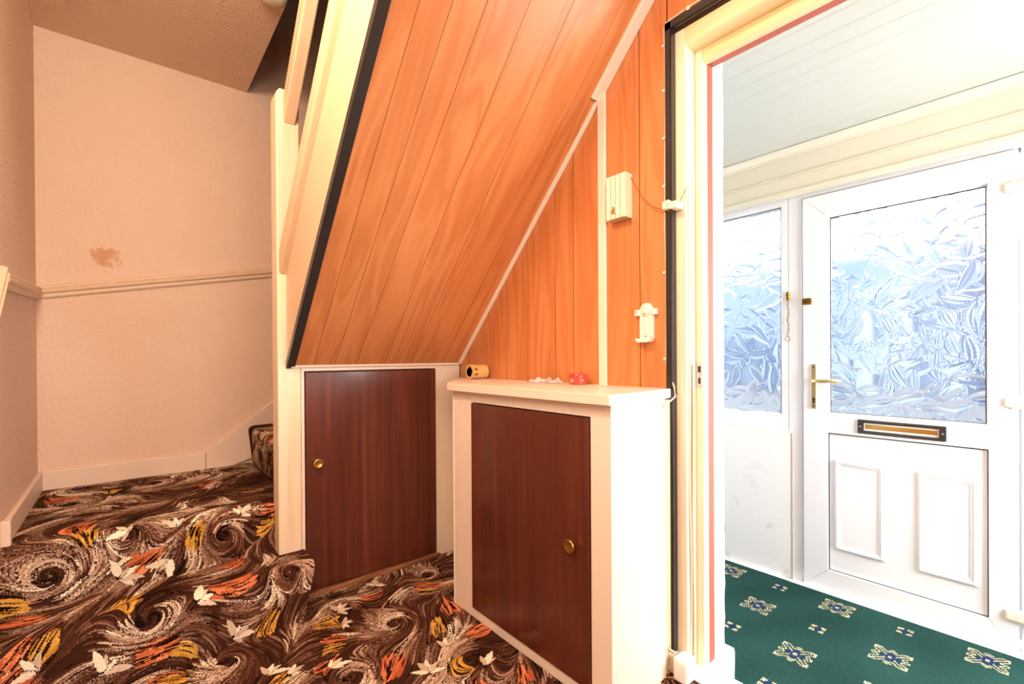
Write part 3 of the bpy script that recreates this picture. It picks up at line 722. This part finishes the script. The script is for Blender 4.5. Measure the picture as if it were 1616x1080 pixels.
for s in (-1,1):
    ya, yb = (.896,.916) if s < 0 else (.962,.984)
    obj('arm', box(1.380,1.3995,ya,yb,1.190,1.212,.004,3), M['bracket'], br)
obj('hook', join(prism([(.914,1.098),(.964,1.098),(.970,1.112),(.958,1.106),(.920,1.104),(.910,1.120),(.905,1.116)], 'X', 1.362,1.390,.003), box(1.36,1.366,.918,.958,1.096,1.106,.002)), M['bracket'], br)
for x,y,z in ((1.379,.974,1.204),(1.3795,.941,1.196),(1.387,.941,1.118)): obj('screw', lathe([(0,-.0015),(.003,-.0015),(.0035,0),(0,0)], (x,y,z),'X',10), M['steel'], br)
# cables
c1 = thing('bell_cable', 'thin cream cable clipped along the outer edge of the black frame strip', 'cable', (1.392,.866,.93))
pts = [(1.330,.838,.885),(1.355,.83,.90),(1.384,.826,.915),(1.390,.834,.945),(1.3925,.852,.985),(1.394,.866,1.03)]
pts += [(1.395,.8665+.002*math.sin(z*9),z) for z in np.linspace(1.06,2.15,26)] + [(1.395,.862,2.163)] + [(1.395,y,2.165+.006*math.sin((.86-y)*14)) for y in np.linspace(.85,-.05,20)]
obj('cable', tube(pts,.0028,8), M['cable'], c1, smooth=True)
for z in (1.04,1.33,1.62,1.78,1.94,2.09): obj('clip', box(1.388,1.3995,.861,.874,z-.0035,z+.0035,.0015), M['bracket'], c1)
for y in (.78,.60): obj('clip', box(1.388,1.3995,y-.004,y+.004,2.158,2.172,.0015), M['bracket'], c1)
jb = mono('cable_connector', join(box(1.366,1.388,.836,.862,1.534,1.560,.003), box(1.372,1.412,.812,.838,1.532,1.556,.003), lathe([(0,-.012),(.007,-.012),(.008,0),(0,0)], (1.372,.838,1.553),'X',12)), M['chime'], 'small cream cable connector block across the black frame strip', 'connector')
def sag(a, b, d, n=16): return [tuple(Vector(a).lerp(Vector(b), t/n)+Vector((-.006*math.sin(math.pi*t/n),0,-d*math.sin(math.pi*t/n)))) for t in range(n+1)]
mono('bell_wire', tube(sag((1.392,1.002,1.690),(1.384,.862,1.536),.030)[:] + sag((1.384,.858,1.534),(1.412,.800,1.60),.03,10), .0016, 6), M['brown_cable'], 'thin brown wire sagging from the chime box to the connector block', 'wire', smooth=True)
for k, (x, y, zt, mm) in enumerate(((1.432,.8025,1.62,'cable'),(1.440,.8028,1.02,'brown_cable'),(1.452,.8025,.94,'cable'))):
    p = [(x+.003*math.sin(z*7+k), y-.002, z) for z in np.linspace(zt,.10,22)] + [(x-.012,y-.010,.07),(x-.02,y-.012,.04)]
    mono('frame_cable', tube(p,.0026,6), M[mm], ('long cream cable running down the pine frame beside the doorway', 'brown cable on the pine frame beside the doorway, lower half', 'short cream cable on the pine frame nearest the doorway')[k], 'cable', smooth=True)
jx = thing('socket_box', 'white rounded cable socket box at the foot of the door frame', 'socket', (1.40,.83,0))
obj('back_box', box(1.375,1.414,.820,.878,-.0,.062,.006,3), M['hinge'], jx)
obj('cover', join(box(1.352,1.414,.772,.824,-.004,.074,.012,4)), M['bracket'], jx)
obj('lead', tube([(1.36,.90,.06),(1.362,.88,.078),(1.366,.85,.083),(1.37,.82,.078)],.003,6), M['cable'], jx, smooth=True)
obj('lead', tube([(1.386,.868,.34),(1.380,.862,.22),(1.376,.852,.13),(1.374,.842,.07)],.003,6), M['cable'], jx, smooth=True)
obj('lead', tube([(1.36,.905,-.0),(1.36,.88,.004),(1.37,.84,.02)],.003,6), M['cable'], jx, smooth=True)
# on the cabinet top
ZT = .9402
pf = thing('pipe_coupling', 'short buff plastic pipe coupling with slotted rim, lying on the cabinet top', 'pipe fitting', (1.34,1.872,ZT))
def ring_x(prof, c, seg=36): return lathe(prof, c, 'X', seg)
R0 = .036; cz = ZT+R0+.0005
bm = ring_x([(.026,.03),(.030,.03),(R0-.001,.028),(R0-.001,.092),(.031,.095),(.026,.095),(.026,.03)], (1.285,1.872,cz))
obj('sleeve', bm, M['fitting'], pf, smooth=False)
obj('rim', ring_x([(.025,0),(R0,.0),(R0,.008),(.025,.008),(.025,0)], (1.285,1.872,cz)), M['fitting'], pf)
for k in range(8):
    a = 6.28318*k/8; b = box(1.292,1.317,-.007,.007,.027,R0-.0008,.001)
    bmesh.ops.rotate(b, verts=b.verts, cent=(1.3,0,0), matrix=Matrix.Rotation(a,3,'X')); bmesh.ops.translate(b, verts=b.verts, vec=(0,1.872,cz)); obj('lug', b, M['fitting'], pf)
obj('inner_sleeve', ring_x([(.0215,.004),(.0245,.004),(.0245,.09),(.0215,.09),(.0215,.004)], (1.285,1.872,cz)), M['red'], pf)
# crumpled clear bag
pm, nt, b = mat('clear_polythene', (.95,.94,.92), .18, .5); b.inputs['Transmission Weight'].default_value = .55; b.inputs['IOR'].default_value = 1.15
bg_ = bmesh.new(); bmesh.ops.create_grid(bg_, x_segments=34, y_segments=18, size=.5)
rg2 = np.random.default_rng(2); kk = rg2.normal(0,16,(8,2)); pp = rg2.uniform(0,6,8)
for v in bg_.verts:
    x, y = v.co.x, v.co.y; edge = max(0, 1-(2*abs(x))**4)*max(0, 1-(2*abs(y))**4)
    hgt = abs(sum(math.sin(kk[i][0]*x+kk[i][1]*y*.6+pp[i]) for i in range(8)))/8
    pinch = .35+.65*min(1,abs(x+.05)*4)
    v.co = Vector((1.345+y*.075*pinch+.01*math.sin(x*9), 1.405-x*.18+.006*math.sin(y*11), ZT+.0012+edge*(.004+hgt*.034+.012*max(0,x))))
bag = mono('plastic_bag', bg_, pm, 'crumpled clear plastic bag lying flat on the cabinet top', 'plastic bag', smooth=True)
sm = bag.modifiers.new('thickness','SOLIDIFY'); sm.thickness = .0006; sm.offset = 1
# red tape roll / tub
rm = mat('red_plastic', srgb(214,70,56), .3, .5, 0, .3)[0]
tb = thing('red_tub', 'small round red plastic tub with pale print on the cabinet top', 'tub', (1.345,1.216,ZT))
obj('body', lathe([(0,0),(.033,0),(.035,.002),(.035,.024),(.0355,.025),(.0355,.038),(.034,.041),(.026,.043),(.018,.0405),(0,.0405)], (1.345,1.216,ZT), 'Z', 44), rm, tb, smooth=False)
wm = mat('pale_print', srgb(250,214,200), .5)[0]
def curved(a0,a1,z0,z1,r=.0357,n=8):
    bm = bmesh.new(); A = []
    for k in range(n+1):
        a = a0+(a1-a0)*k/n; A.append([bm.verts.new((1.345+rr*math.cos(a), 1.216+rr*math.sin(a), ZT+z)) for rr,z in ((r,z0),(r,z1),(r-.0008,z1),(r-.0008,z0))])
    for p, q in zip(A,A[1:]):
        for k in range(4): bm.faces.new((p[k],p[(k+1)%4],q[(k+1)%4],q[k]))
    bm.faces.new(A[0]); bm.faces.new(A[-1][::-1]); return bm
for q in ((2.75,3.25,.020,.0225),(2.75,3.45,.014,.0165),(2.8,3.2,.0085,.011),(4.25,4.42,.015,.020)): obj('print', curved(*q,.0353), wm, tb)
# smoke alarm under the landing ceiling
mono('smoke_alarm', lathe([(0,-.034),(.035,-.033),(.050,-.026),(.058,-.012),(.060,0),(0,0)], (.492,2.185,2.62),'Z',36), M['chime'], 'round cream disc under the landing ceiling at the top edge of the photo', 'ceiling disc', smooth=True)
